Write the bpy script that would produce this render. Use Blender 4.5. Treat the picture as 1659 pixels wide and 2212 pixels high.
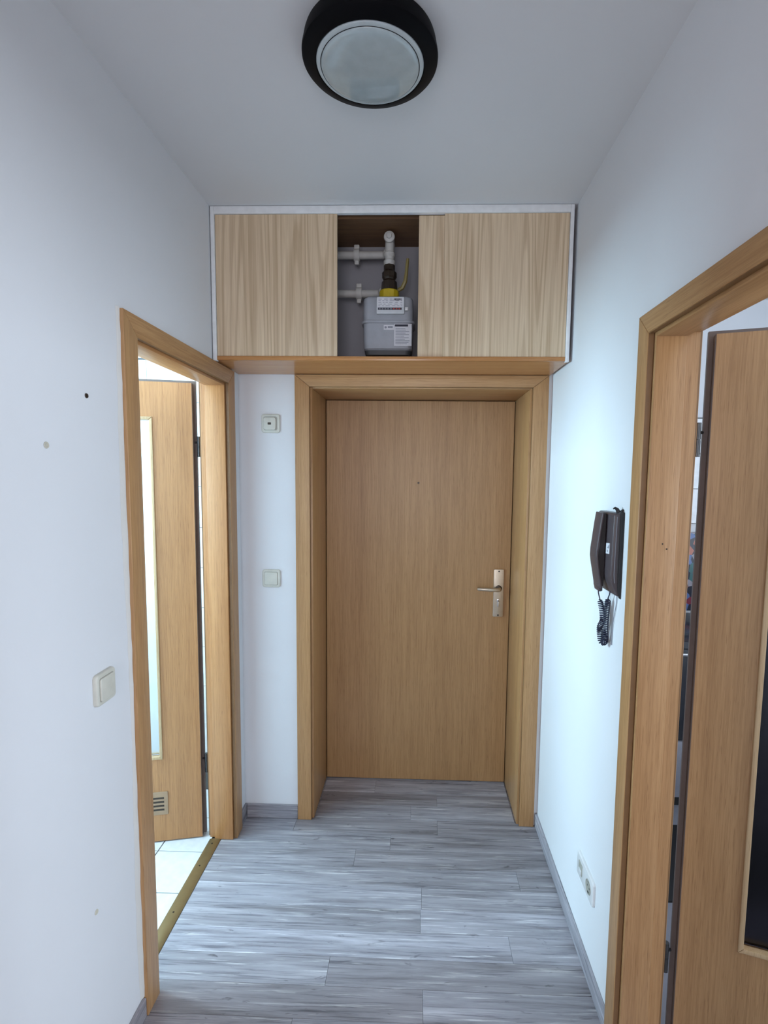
import bpy, bmesh, math, random
from mathutils import Vector, Matrix
random.seed(7)
S = bpy.context.scene
for o in list(bpy.data.objects):
    bpy.data.objects.remove(o, do_unlink=True)
COL = S.collection

# ---------------------------------------------------------------- camera
F, CX, CY, IW, IH = 1130.0, 866.0, 1132.6, 1659.0, 2212.0
PITCH, YAW, ROLL = 0.0907, 0.0318, 0.0107
cy, sy, cp, sp, cr, sr = (math.cos(YAW), math.sin(YAW), math.cos(PITCH), math.sin(PITCH), math.cos(ROLL), math.sin(ROLL))
fw = Vector((-sy, cy, 0)); rt = Vector((cy, sy, 0)); up = Vector((0, 0, 1))
f2 = cp * fw - sp * up; u2 = sp * fw + cp * up
r3 = cr * rt + sr * u2; u3 = -sr * rt + cr * u2
cd = bpy.data.cameras.new('camera'); cam = bpy.data.objects.new('camera', cd); COL.objects.link(cam)
cd.sensor_fit = 'VERTICAL'; cd.sensor_height = 36.0; cd.sensor_width = 27.0
cd.lens = F / IH * 36.0
cd.shift_x = -(CX - IW / 2) / IH; cd.shift_y = (CY - IH / 2) / IH
cd.clip_start = 0.02
m = Matrix((r3, u3, -f2)).transposed().to_4x4(); m.translation = Vector((0, 0, 1.6))
cam.matrix_world = m
S.camera = cam

# ---------------------------------------------------------------- world, lights, exposure
w = bpy.data.worlds.new('world'); S.world = w; w.use_nodes = True
w.node_tree.nodes['Background'].inputs[0].default_value = (0.62, 0.78, 1.0, 1)
w.node_tree.nodes['Background'].inputs[1].default_value = 0.25
def area(name, loc, rot, sx, sy_, power, col):
    l = bpy.data.lights.new(name, 'AREA'); l.shape = 'RECTANGLE'; l.size = sx; l.size_y = sy_
    l.energy = power; l.color = col
    o = bpy.data.objects.new(name, l); COL.objects.link(o); o.location = loc; o.rotation_euler = rot
    return o
R = math.radians
# daylight entering through the three windows (bathroom, kitchen, living-room end of the hall)
area('daylight_bathroom', (-2.66, 1.62, 1.85), (0, R(-90), 0), 0.96, 1.0, 158, (0.56, 0.83, 1.0))
area('daylight_kitchen', (3.16, 0.55, 1.55), (0, R(90), 0), 1.15, 1.2, 90, (0.76, 0.87, 1.0))
area('daylight_hall', (-0.10, -2.26, 1.62), (R(90), 0, 0), 1.05, 1.25, 33, (0.98, 0.94, 1.0))
S.view_settings.view_transform = 'Standard'; S.view_settings.look = 'None'
S.view_settings.gamma = 1.0; S.view_settings.use_curve_mapping = False
S.view_settings.exposure = -0.06

# ---------------------------------------------------------------- materials
def newmat(name):
    mt = bpy.data.materials.new(name); mt.use_nodes = True
    nt = mt.node_tree; b = nt.nodes['Principled BSDF']
    return mt, nt, b
def plain(name, col, rough=0.5, metal=0.0, coat=0.0, spec=0.5):
    mt, nt, b = newmat(name)
    n = nt.nodes.new('ShaderNodeTexNoise'); n.inputs['Scale'].default_value = 35; n.inputs['Detail'].default_value = 3
    tc = nt.nodes.new('ShaderNodeTexCoord'); nt.links.new(tc.outputs['Object'], n.inputs['Vector'])
    r = nt.nodes.new('ShaderNodeValToRGB'); nt.links.new(n.outputs['Fac'], r.inputs[0])
    r.color_ramp.elements[0].position = 0.3; r.color_ramp.elements[1].position = 0.7
    r.color_ramp.elements[0].color = (*[c * 0.94 for c in col], 1); r.color_ramp.elements[1].color = (*[min(1, c * 1.04) for c in col], 1)
    nt.links.new(r.outputs[0], b.inputs['Base Color'])
    b.inputs['Roughness'].default_value = rough; b.inputs['Metallic'].default_value = metal
    b.inputs['Coat Weight'].default_value = coat; b.inputs['Specular IOR Level'].default_value = spec
    return mt
def paint(name, col, bump=0.12, scale=90):
    mt, nt, b = newmat(name)
    tc = nt.nodes.new('ShaderNodeTexCoord')
    n = nt.nodes.new('ShaderNodeTexNoise'); n.inputs['Scale'].default_value = 2.2; n.inputs['Detail'].default_value = 5
    n2 = nt.nodes.new('ShaderNodeTexNoise'); n2.inputs['Scale'].default_value = scale; n2.inputs['Detail'].default_value = 3
    nt.links.new(tc.outputs['Object'], n.inputs['Vector']); nt.links.new(tc.outputs['Object'], n2.inputs['Vector'])
    r = nt.nodes.new('ShaderNodeValToRGB'); nt.links.new(n.outputs['Fac'], r.inputs[0])
    r.color_ramp.elements[0].position = 0.25; r.color_ramp.elements[1].position = 0.75
    r.color_ramp.elements[0].color = (*[c * 0.965 for c in col], 1); r.color_ramp.elements[1].color = (*col, 1)
    nt.links.new(r.outputs[0], b.inputs['Base Color'])
    bp = nt.nodes.new('ShaderNodeBump'); bp.inputs['Strength'].default_value = bump; bp.inputs['Distance'].default_value = 0.002
    nt.links.new(n2.outputs['Fac'], bp.inputs['Height']); nt.links.new(bp.outputs[0], b.inputs['Normal'])
    b.inputs['Roughness'].default_value = 0.85; b.inputs['Specular IOR Level'].default_value = 0.2
    return mt
def wood(name, axis, light, dark, rough=0.38, fine=1.0, spec=0.5):
    """straight-grained oak veneer, grain along axis"""
    mt, nt, b = newmat(name)
    tc = nt.nodes.new('ShaderNodeTexCoord'); L = nt.links.new
    def nz(s_across, s_along, detail, rough_=0.6):
        mp = nt.nodes.new('ShaderNodeMapping'); sc = [s_across] * 3; sc['xyz'.index(axis)] = s_along
        mp.inputs['Scale'].default_value = sc; L(tc.outputs['Object'], mp.inputs['Vector'])
        n = nt.nodes.new('ShaderNodeTexNoise'); n.inputs['Scale'].default_value = 1; n.inputs['Detail'].default_value = detail
        n.inputs['Roughness'].default_value = rough_; L(mp.outputs[0], n.inputs['Vector']); return n.outputs['Fac']
    a = nz(26 * fine, 0.7, 4); f = nz(220 * fine, 5, 3, 0.7); d = nz(420 * fine, 16, 2)
    r1 = nt.nodes.new('ShaderNodeValToRGB'); L(a, r1.inputs[0])
    r1.color_ramp.elements[0].position = 0.32; r1.color_ramp.elements[1].position = 0.68
    mid = [0.5 * (x + y) for x, y in zip(light, dark)]
    r1.color_ramp.elements[0].color = (*mid, 1); r1.color_ramp.elements[1].color = (*light, 1)
    r2 = nt.nodes.new('ShaderNodeValToRGB'); L(f, r2.inputs[0])
    r2.color_ramp.elements[0].position = 0.36; r2.color_ramp.elements[1].position = 0.60
    k = [min(1.0, y / x * 1.08) for x, y in zip(light, dark)]
    r2.color_ramp.elements[0].color = (*k, 1); r2.color_ramp.elements[1].color = (1, 1, 1, 1)
    mx = nt.nodes.new('ShaderNodeMix'); mx.data_type = 'RGBA'; mx.blend_type = 'MULTIPLY'; mx.inputs['Factor'].default_value = 0.75
    L(r1.outputs[0], mx.inputs['A']); L(r2.outputs[0], mx.inputs['B'])
    r3_ = nt.nodes.new('ShaderNodeValToRGB'); L(d, r3_.inputs[0])
    r3_.color_ramp.elements[0].position = 0.30; r3_.color_ramp.elements[1].position = 0.42
    r3_.color_ramp.elements[0].color = (0.72, 0.66, 0.6, 1); r3_.color_ramp.elements[1].color = (1, 1, 1, 1)
    mx2 = nt.nodes.new('ShaderNodeMix'); mx2.data_type = 'RGBA'; mx2.blend_type = 'MULTIPLY'; mx2.inputs['Factor'].default_value = 0.8
    L(mx.outputs['Result'], mx2.inputs['A']); L(r3_.outputs[0], mx2.inputs['B'])
    L(mx2.outputs['Result'], b.inputs['Base Color'])
    b.inputs['Roughness'].default_value = rough; b.inputs['Specular IOR Level'].default_value = spec
    bp = nt.nodes.new('ShaderNodeBump'); bp.inputs['Strength'].default_value = 0.08; bp.inputs['Distance'].default_value = 0.001
    L(f, bp.inputs['Height']); L(bp.outputs[0], b.inputs['Normal'])
    return mt
OAK_L, OAK_D = (0.54, 0.31, 0.138), (0.38, 0.20, 0.08)
oak = {a: wood('oak_veneer_' + a, a, OAK_L, OAK_D) for a in 'xyz'}
oak_leaf = wood('oak_leaf', 'z', (0.51, 0.295, 0.132), (0.36, 0.192, 0.078))
oakb = {a: wood('oak_veneer_bath_' + a, a, (0.57, 0.285, 0.112), (0.40, 0.182, 0.064)) for a in 'xyz'}  # same oak, redder to offset the bluish bathroom light in its colour
oak_leaf_b = wood('oak_leaf_bath', 'z', (0.56, 0.272, 0.106), (0.39, 0.175, 0.062))  # bathroom leaf, with the same light offset in its colour
oak_board = wood('cabinet_board', 'x', (0.58, 0.28, 0.10), (0.46, 0.20, 0.065), rough=0.22)
oak_bead = wood('glazing_bead', 'z', (0.62, 0.44, 0.25), (0.50, 0.33, 0.17))
leaf_edge = plain('leaf_edge', (0.20, 0.155, 0.135), 0.6)
oak_shade = plain('oak_edge_shade', (0.235, 0.125, 0.05), 0.45)  # darker oak: shade painted along the inner edges of the casings
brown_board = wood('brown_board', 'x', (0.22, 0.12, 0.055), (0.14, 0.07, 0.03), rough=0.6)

def ash(name):
    """pale foil with cathedral grain along z"""
    mt, nt, b = newmat(name); L = nt.links.new
    tc = nt.nodes.new('ShaderNodeTexCoord')
    mp = nt.nodes.new('ShaderNodeMapping'); mp.inputs['Scale'].default_value = (1, 1, 0.032); L(tc.outputs['Object'], mp.inputs['Vector'])
    n = nt.nodes.new('ShaderNodeTexNoise'); n.inputs['Scale'].default_value = 11.0; n.inputs['Detail'].default_value = 0.6
    L(mp.outputs[0], n.inputs['Vector'])
    mu = nt.nodes.new('ShaderNodeMath'); mu.operation = 'MULTIPLY'; mu.inputs[1].default_value = 105; L(n.outputs['Fac'], mu.inputs[0])
    si = nt.nodes.new('ShaderNodeMath'); si.operation = 'SINE'; L(mu.outputs[0], si.inputs[0])
    r = nt.nodes.new('ShaderNodeValToRGB'); L(si.outputs[0], r.inputs[0])
    r.color_ramp.elements[0].position = 0.0; r.color_ramp.elements[1].position = 0.75
    r.color_ramp.elements[0].color = (0.84, 0.68, 0.48, 1); r.color_ramp.elements[1].color = (0.70, 0.54, 0.36, 1)
    mp2 = nt.nodes.new('ShaderNodeMapping'); mp2.inputs['Scale'].default_value = (210, 210, 5); L(tc.outputs['Object'], mp2.inputs['Vector'])
    n2 = nt.nodes.new('ShaderNodeTexNoise'); n2.inputs['Scale'].default_value = 1; n2.inputs['Detail'].default_value = 3; L(mp2.outputs[0], n2.inputs['Vector'])
    r2 = nt.nodes.new('ShaderNodeValToRGB'); L(n2.outputs['Fac'], r2.inputs[0])
    r2.color_ramp.elements[0].position = 0.33; r2.color_ramp.elements[1].position = 0.66
    r2.color_ramp.elements[0].color = (0.86, 0.82, 0.77, 1); r2.color_ramp.elements[1].color = (1, 1, 1, 1)
    mp3 = nt.nodes.new('ShaderNodeMapping'); mp3.inputs['Scale'].default_value = (16, 16, 0.5); L(tc.outputs['Object'], mp3.inputs['Vector'])
    n3 = nt.nodes.new('ShaderNodeTexNoise'); n3.inputs['Scale'].default_value = 1; n3.inputs['Detail'].default_value = 2; L(mp3.outputs[0], n3.inputs['Vector'])
    r4 = nt.nodes.new('ShaderNodeValToRGB'); L(n3.outputs['Fac'], r4.inputs[0])
    r4.color_ramp.elements[0].position = 0.3; r4.color_ramp.elements[1].position = 0.7
    r4.color_ramp.elements[0].color = (0.86, 0.83, 0.79, 1); r4.color_ramp.elements[1].color = (1.0, 1.0, 1.0, 1)
    mx = nt.nodes.new('ShaderNodeMix'); mx.data_type = 'RGBA'; mx.blend_type = 'MULTIPLY'; mx.inputs['Factor'].default_value = 1
    L(r.outputs[0], mx.inputs['A']); L(r2.outputs[0], mx.inputs['B'])
    mx2 = nt.nodes.new('ShaderNodeMix'); mx2.data_type = 'RGBA'; mx2.blend_type = 'MULTIPLY'; mx2.inputs['Factor'].default_value = 1
    L(mx.outputs['Result'], mx2.inputs['A']); L(r4.outputs[0], mx2.inputs['B'])
    L(mx2.outputs['Result'], b.inputs['Base Color'])
    b.inputs['Roughness'].default_value = 0.45
    return mt
ash_foil = ash('ash_foil')

def plank_mat(name, axis):
    """grey weathered-oak vinyl: streaks along axis, each object a tone and a pattern of its own"""
    mt, nt, b = newmat(name); L = nt.links.new
    tc = nt.nodes.new('ShaderNodeTexCoord'); oi = nt.nodes.new('ShaderNodeObjectInfo')
    ofs = nt.nodes.new('ShaderNodeMath'); ofs.operation = 'MULTIPLY'; ofs.inputs[1].default_value = 37.0; L(oi.outputs['Random'], ofs.inputs[0])
    cb = nt.nodes.new('ShaderNodeCombineXYZ')
    for i in range(3): L(ofs.outputs[0], cb.inputs[i])
    ad = nt.nodes.new('ShaderNodeVectorMath'); L(tc.outputs['Object'], ad.inputs[0]); L(cb.outputs[0], ad.inputs[1])
    def nz(s_across, s_along, detail, rgh=0.6, dist=0.0):
        mp = nt.nodes.new('ShaderNodeMapping'); sc = [s_across] * 3; sc['xyz'.index(axis)] = s_along
        mp.inputs['Scale'].default_value = sc; L(ad.outputs[0], mp.inputs['Vector'])
        n = nt.nodes.new('ShaderNodeTexNoise'); n.inputs['Scale'].default_value = 1; n.inputs['Detail'].default_value = detail
        n.inputs['Roughness'].default_value = rgh; n.inputs['Distortion'].default_value = dist
        L(mp.outputs[0], n.inputs['Vector']); return n.outputs['Fac']
    def ramp(src, stops):
        r = nt.nodes.new('ShaderNodeValToRGB'); L(src, r.inputs[0]); e = r.color_ramp.elements
        while len(e) < len(stops): e.new(0.5)
        for el, (p, c) in zip(e, stops): el.position = p; el.color = (*c, 1)
        return r.outputs[0]
    def mix(a_, b_, typ, fac):
        mx = nt.nodes.new('ShaderNodeMix'); mx.data_type = 'RGBA'; mx.blend_type = typ
        if isinstance(fac, float): mx.inputs['Factor'].default_value = fac
        else: L(fac, mx.inputs['Factor'])
        L(a_, mx.inputs['A']); L(b_, mx.inputs['B']); return mx.outputs['Result']
    base = ramp(nz(24, 1.7, 6, 0.62, 0.5), [(0.27, (0.17, 0.16, 0.17)), (0.42, (0.30, 0.295, 0.325)), (0.58, (0.40, 0.395, 0.435)), (0.74, (0.58, 0.575, 0.62))])
    streak = ramp(nz(120, 3.6, 7, 0.7, 0.4), [(0.34, (0.22, 0.22, 0.26)), (0.48, (0.92, 0.92, 0.92)), (0.7, (1, 1, 1))])
    c = mix(base, streak, 'MULTIPLY', 0.7)
    white = nt.nodes.new('ShaderNodeRGB'); white.outputs[0].default_value = (0.72, 0.72, 0.73, 1)
    wf = ramp(nz(105, 3.6, 5, 0.65, 0.3), [(0.58, (0, 0, 0)), (0.68, (0.7, 0.7, 0.7))])
    bw = nt.nodes.new('ShaderNodeRGBToBW'); L(wf, bw.inputs[0])
    c = mix(c, white.outputs[0], 'MIX', bw.outputs[0])
    tone = ramp(oi.outputs['Random'], [(0.0, (0.82, 0.78, 0.76)), (0.5, (1.02, 1.0, 0.99)), (1.0, (1.22, 1.21, 1.22))])
    c = mix(c, tone, 'MULTIPLY', 1.0)
    knot = ramp(nz(46, 13, 3, 0.55, 0.8), [(0.66, (1, 1, 1)), (0.75, (0.38, 0.37, 0.38))])
    c = mix(c, knot, 'MULTIPLY', 0.9)
    L(c, b.inputs['Base Color']); b.inputs['Roughness'].default_value = 0.42; b.inputs['Specular IOR Level'].default_value = 0.45
    bp = nt.nodes.new('ShaderNodeBump'); bp.inputs['Strength'].default_value = 0.12; bp.inputs['Distance'].default_value = 0.001
    L(nz(160, 5, 3), bp.inputs['Height']); L(bp.outputs[0], b.inputs['Normal'])
    return mt
vinyl_x, vinyl_y = plank_mat('grey_vinyl_x', 'x'), plank_mat('grey_vinyl_y', 'y')

white_wall = paint('white_wall', (0.80, 0.81, 0.83))
white_ceil = paint('white_ceiling', (0.76, 0.765, 0.775))
white_lacq = plain('white_lacquer', (0.88, 0.90, 0.91), 0.4)
cream = plain('cream_plastic', (0.66, 0.65, 0.57), 0.3)
cream_d = plain('cream_shadow', (0.40, 0.39, 0.34), 0.5)
white_pl = plain('white_plastic', (0.80, 0.80, 0.80), 0.3)
black_gl = plain('black_enamel', (0.003, 0.003, 0.004), 0.5, 0, 0, 0.08)
black = plain('black', (0.01, 0.01, 0.011), 0.5)
tile_w = plain('white_tile', (0.80, 0.81, 0.81), 0.15)
grout = plain('grout', (0.10, 0.10, 0.10), 0.9)
brass = plain('aged_brass', (0.33, 0.245, 0.12), 0.42, 0.75)
alu = plain('champagne_aluminium', (0.62, 0.54, 0.43), 0.33, 0.85)
steel = plain('dark_steel', (0.10, 0.10, 0.10), 0.35, 0.8)
chrome = plain('chrome', (0.7, 0.7, 0.7), 0.2, 1.0)
meter_g = plain('meter_grey', (0.40, 0.42, 0.46), 0.35)
base_dark = plain('meter_base_dark', (0.07, 0.075, 0.08), 0.5)
plate_g = plain('index_plate', (0.62, 0.65, 0.68), 0.3)
paper = plain('paper_label', (0.74, 0.74, 0.78), 0.6)
ink = plain('ink', (0.03, 0.032, 0.05), 0.6)
ink_l = plain('faded_ink', (0.30, 0.31, 0.36), 0.7)
yellow = plain('yellow_plastic', (0.62, 0.46, 0.02), 0.4)
yellow_l = plain('lever_yellow', (0.30, 0.24, 0.08), 0.4)
pipe_w = plain('pipe_paint', (0.62, 0.61, 0.58), 0.45)
bronze = plain('dark_bronze', (0.045, 0.03, 0.02), 0.3, 0.4)
phone_b = plain('brown_plastic', (0.075, 0.06, 0.066), 0.36)
phone_d = plain('brown_plastic_dark', (0.014, 0.011, 0.012), 0.5)
cordm = plain('blue_black_cord', (0.012, 0.016, 0.045), 0.4)
red_ink = plain('red_ink', (0.45, 0.06, 0.05), 0.6)
shade_grey = paint('interior_shade_grey', (0.40, 0.40, 0.43), 0.3, 40)  # grey that holds the shade inside the cabinet
plaster = paint('rough_plaster', (0.72, 0.70, 0.66), 0.6, 60)
plug_m = plain('wall_plug', (0.58, 0.55, 0.46), 0.7)
plug_f = plain('plug_filler', (0.66, 0.63, 0.52), 0.8)
grille_m = plain('grille_plastic', (0.42, 0.27, 0.16), 0.45)
slate = plain('dark_oven', (0.02, 0.022, 0.028), 0.18)
greyf = plain('grey_front', (0.22, 0.22, 0.25), 0.4)
def glassm(name, col, rough, trans=1.0):
    mt, nt, b = newmat(name)
    b.inputs['Base Color'].default_value = (*col, 1); b.inputs['Roughness'].default_value = rough
    b.inputs['Transmission Weight'].default_value = trans; b.inputs['IOR'].default_value = 1.3
    n = nt.nodes.new('ShaderNodeTexNoise'); n.inputs['Scale'].default_value = 55; n.inputs['Detail'].default_value = 3
    tc = nt.nodes.new('ShaderNodeTexCoord'); mp = nt.nodes.new('ShaderNodeMapping'); mp.inputs['Scale'].default_value = (1, 1, 0.3)
    nt.links.new(tc.outputs['Object'], mp.inputs['Vector']); nt.links.new(mp.outputs[0], n.inputs['Vector'])
    bp = nt.nodes.new('ShaderNodeBump'); bp.inputs['Strength'].default_value = 0.4; bp.inputs['Distance'].default_value = 0.004
    nt.links.new(n.outputs['Fac'], bp.inputs['Height']); nt.links.new(bp.outputs[0], b.inputs['Normal'])
    return mt
frost = glassm('frosted_glass', (0.93, 0.98, 1.0), 0.35)
dark_pane = glassm('darkened_glass', (0.05, 0.045, 0.055), 0.25)  # patterned glass; darkness of the room behind is put into its tint
lamp_glass = plain('opal_glass', (0.44, 0.52, 0.54), 0.2, 0, 0.8)
lamp_rim = plain('opal_rim', (0.53, 0.60, 0.62), 0.25)

# ---------------------------------------------------------------- mesh helpers
class MB:
    def __init__(s): s.v = []; s.f = []
    def add(s, bm):
        b = len(s.v); bm.verts.index_update()
        s.v += [tuple(v.co) for v in bm.verts]; s.f += [[b + v.index for v in f.verts] for f in bm.faces]; bm.free()
        return s
    def raw(s, v, f):
        b = len(s.v); s.v += [tuple(p) for p in v]; s.f += [[b + i for i in q] for q in f]; return s
    def box(s, x0, x1, y0, y1, z0, z1, bev=0.0, seg=2, M=None):
        bm = bmesh.new(); bmesh.ops.create_cube(bm, size=1)
        for v in bm.verts:
            v.co = Vector(((x0 + x1) / 2 + v.co.x * abs(x1 - x0), (y0 + y1) / 2 + v.co.y * abs(y1 - y0), (z0 + z1) / 2 + v.co.z * abs(z1 - z0)))
        if bev: bmesh.ops.bevel(bm, geom=bm.edges[:], offset=bev, segments=seg, affect='EDGES', profile=0.5)
        if M is not None: bmesh.ops.transform(bm, matrix=M, verts=bm.verts)
        return s.add(bm)
    def prism(s, poly, fn, d0, d1, bev=0.0, seg=2, front_only=True):
        """poly of (a,b) extruded in d; fn(a,b,d) -> world"""
        bm = bmesh.new()
        lo = [bm.verts.new((p[0], p[1], d0)) for p in poly]; hi = [bm.verts.new((p[0], p[1], d1)) for p in poly]
        n = len(poly); bm.faces.new(lo[::-1]); top = bm.faces.new(hi)
        for i in range(n): bm.faces.new((lo[i], lo[(i + 1) % n], hi[(i + 1) % n], hi[i]))
        bm.normal_update()
        if bev:
            ed = list(top.edges) if front_only else bm.edges[:]
            bmesh.ops.bevel(bm, geom=ed, offset=bev, segments=seg, affect='EDGES', profile=0.5)
        for v in bm.verts: v.co = Vector(fn(*v.co))
        bmesh.ops.recalc_face_normals(bm, faces=bm.faces)
        return s.add(bm)
    def rrect(s, fn, a0, a1, b0, b1, d0, d1, r, bev=0.0, n=5, seg=3):
        P = []
        for (ca, cb, st) in ((a1 - r, b1 - r, 0), (a0 + r, b1 - r, 90), (a0 + r, b0 + r, 180), (a1 - r, b0 + r, 270)):
            for k in range(n + 1):
                t = R(st + 90 * k / n); P.append((ca + r * math.cos(t), cb + r * math.sin(t)))
        return s.prism(P, fn, d0, d1, bev, seg)
    def disc(s, fn, ca, cb, r, d0, d1, bev=0.0, n=20):
        return s.prism([(ca + r * math.cos(2 * math.pi * k / n), cb + r * math.sin(2 * math.pi * k / n)) for k in range(n)], fn, d0, d1, bev)
    def lathe(s, prof, c, axis='z', n=48, cap0=False, cap1=False):
        """prof list of (radius, height along axis)"""
        vs = []; fs = []
        for (r, h) in prof:
            for k in range(n):
                t = 2 * math.pi * k / n; a, b = r * math.cos(t), r * math.sin(t)
                p = {'z': (a, b, h), 'x': (h, a, b), 'y': (b, h, a)}[axis]
                vs.append((c[0] + p[0], c[1] + p[1], c[2] + p[2]))
        for i in range(len(prof) - 1):
            for k in range(n): fs.append([i * n + k, i * n + (k + 1) % n, (i + 1) * n + (k + 1) % n, (i + 1) * n + k])
        if cap0: fs.append(list(range(n))[::-1])
        if cap1: fs.append([(len(prof) - 1) * n + k for k in range(n)])
        return s.raw(vs, fs)
    def tube(s, pts, rad, n=8, cap=True):
        pts = [Vector(p) for p in pts]; vs = []; fs = []; N = len(pts)
        rads = rad if isinstance(rad, (list, tuple)) else [rad] * N
        nrm = None
        for i, p in enumerate(pts):
            t = (pts[min(i + 1, N - 1)] - pts[max(i - 1, 0)]).normalized()
            if nrm is None:
                nrm = t.orthogonal().normalized()
            else:
                nrm = (nrm - t * nrm.dot(t)); nrm = nrm.normalized() if nrm.length > 1e-6 else t.orthogonal().normalized()
            bn = t.cross(nrm)
            for k in range(n):
                a = 2 * math.pi * k / n; vs.append(p + (nrm * math.cos(a) + bn * math.sin(a)) * rads[i])
        for i in range(N - 1):
            for k in range(n): fs.append([i * n + k, i * n + (k + 1) % n, (i + 1) * n + (k + 1) % n, (i + 1) * n + k])
        if cap: fs.append(list(range(n))[::-1]); fs.append([(N - 1) * n + k for k in range(n)])
        return s.raw(vs, fs)
def build(name, mb, mat, parent=None, smooth=True, angle=35):
    org = Vector(parent['_org']) if parent is not None else Vector((0, 0, 0))
    me = bpy.data.meshes.new(name); me.from_pydata([Vector(v) - org for v in mb.v], [], mb.f); me.update()
    bm = bmesh.new(); bm.from_mesh(me); bmesh.ops.recalc_face_normals(bm, faces=bm.faces); bm.to_mesh(me); bm.free()
    me.materials.append(mat)
    if smooth:
        me.shade_smooth(); me.set_sharp_from_angle(angle=R(angle))
    o = bpy.data.objects.new(name, me); COL.objects.link(o)
    o['_org'] = org[:]
    if parent is not None: o.parent = parent
    return o
def root(name, loc, label=None, cat=None, group=None, kind=None):
    o = bpy.data.objects.new(name, None); COL.objects.link(o); o.location = loc; o.empty_display_size = 0.05
    o['_org'] = tuple(loc)
    tag(o, label, cat, group, kind); return o
def tag(o, label=None, cat=None, group=None, kind=None):
    if label: o['label'] = label
    if cat: o['category'] = cat
    if group: o['group'] = group
    if kind: o['kind'] = kind
    return o
def struct(name, mb, mat, label=None, smooth=False):
    return tag(build(name, mb, mat, None, smooth), label, None, None, 'structure')

# ---------------------------------------------------------------- room shell
XL, XR, YB, ZC = -0.792, 0.570, 2.307, 2.597
TL, TR = 0.103, 0.108                      # wall thicknesses left / right
# floor of the hall: slab plus single vinyl planks
floor = struct('floor', MB().box(XL - 0.07, XR + TR, -2.3, 2.75, -0.08, -0.0045), vinyl_x, 'grey wood-look plank floor of the hall')
ROW = 0.1018
joints = {0: [0.30], 1: [-0.20], 2: [0.115], 3: [-0.013], 4: [-0.545, 0.11], 5: [-0.10], 6: [-0.245], 7: [0.42],
          8: [0.035], 9: [0.03], 10: [0.337], 11: [-0.272], 12: [0.036], 13: [-0.35], 14: [0.2], 15: [-0.1]}
y1 = 2.418 + 3 * ROW
for i in range(16):
    a, b_ = y1 - (i + 1) * ROW, y1 - i * ROW
    x0, x1 = (-0.462, 0.472) if b_ > 2.45 else ((XL + 0.002, XR - 0.002) if (b_ > 2.23 or b_ < 1.45) else (-0.846, XR - 0.002))
    if a > 2.29 and b_ < 2.45: x0, x1 = -0.462, 0.472
    xs = [x0] + [j for j in joints[i] if x0 < j < x1] + [x1]
    for p, q in zip(xs[:-1], xs[1:]):
        build('plank', MB().box(p + 0.0004, q - 0.0004, a + 0.0004, b_ - 0.0004, -0.0045, 0.0 - random.random() * 0.0004, 0.0006, 1), vinyl_x, floor)
# ceiling over everything
struct('ceiling', MB().box(-2.75, 3.3, -2.35, 3.15, ZC, ZC + 0.1), white_ceil, 'white ceiling of the hall')
def wall_open(name, axis, t0, t1, u0, u1, ou0, ou1, oz, mat, label, zlo=-0.08):
    mb = MB()
    def bx(a, b, z0, z1):
        if axis == 'x': mb.box(t0, t1, a, b, z0, z1)
        else: mb.box(a, b, t0, t1, z0, z1)
    bx(u0, ou0, zlo, ZC); bx(ou1, u1, zlo, ZC); bx(ou0, ou1, oz, ZC)
    return struct(name, mb, mat, label)
wall_left = wall_open('wall_left', 'x', XL - TL, XL, -2.3, 2.75, 1.425, 2.187, 2.002, white_wall, 'white wall with the bathroom doorway on the left')
wall_right = wall_open('wall_right', 'x', XR, XR + TR, -2.3, 3.1, 0.558, 1.356, 1.980, white_wall, 'white wall with the intercom and the right doorway')
wall_back = wall_open('wall_back', 'y', YB, YB + 0.40, XL, XR, -0.508, 0.520, 2.012, white_wall, 'narrow white end wall around the entrance door')
# hall end behind the camera: wall with a wide window
mb = MB().box(XL, XR, -2.3, -2.2, -0.08, 0.72).box(XL, XR, -2.3, -2.2, 2.28, ZC).box(XL, -0.66, -2.3, -2.2, 0.72, 2.28).box(0.46, XR, -2.3, -2.2, 0.72, 2.28)
struct('wall_front', mb, white_wall, 'wall with a window behind the viewer')
# bathroom
struct('wall_bathroom_end', MB().box(-2.60, XL - TL, 2.512, 2.61, -0.08, ZC), white_wall, 'bathroom end wall')
struct('wall_bathroom_near', MB().box(-2.60, XL - TL, 0.60, 0.70, -0.08, ZC), white_wall, 'near bathroom wall')
mb = MB().box(-2.60, -2.50, 0.70, 2.512, -0.08, 1.34).box(-2.60, -2.50, 0.70, 2.512, 2.36, ZC).box(-2.60, -2.50, 0.70, 1.10, 1.34, 2.36).box(-2.60, -2.50, 2.14, 2.512, 1.34, 2.36)
struct('wall_bathroom_window', mb, white_wall, 'bathroom window wall')
bfloor = struct('floor_bathroom', MB().box(-2.50, -0.862, 0.70, 2.512, -0.08, -0.006), grout, 'white tiled bathroom floor')
jx = [-0.888 - 0.199 * k for k in range(9)]; jy = [2.506 - 0.2215 * k for k in range(9)]
def tile_mb(w, h, t=0.006): return MB().box(0, w, 0, h, 0, t, 0.0008, 1)
tile_me = build('tile', tile_mb(0.1945, 0.217), tile_w, bfloor)
first = True
for i in range(8):
    for k in range(8):
        o = tile_me if first else tile_me.copy()
        if not first: COL.objects.link(o); o.parent = bfloor
        first = False
        o.location = (jx[i + 1] + 0.00225, jy[k + 1] + 0.00225, -0.006)
for k in range(8):      # cut strip of tiles in the doorway
    if 1.46 < jy[k + 1] + 0.11 < 2.16:
        ya, yb = max(jy[k + 1] + 0.00225, 1.47), min(jy[k] - 0.00225, 2.14)
        build('tile', MB().box(jx[0] + 0.00225, -0.864, ya, yb, -0.006, 0.0, 0.0008, 1), tile_w, bfloor)
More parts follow.
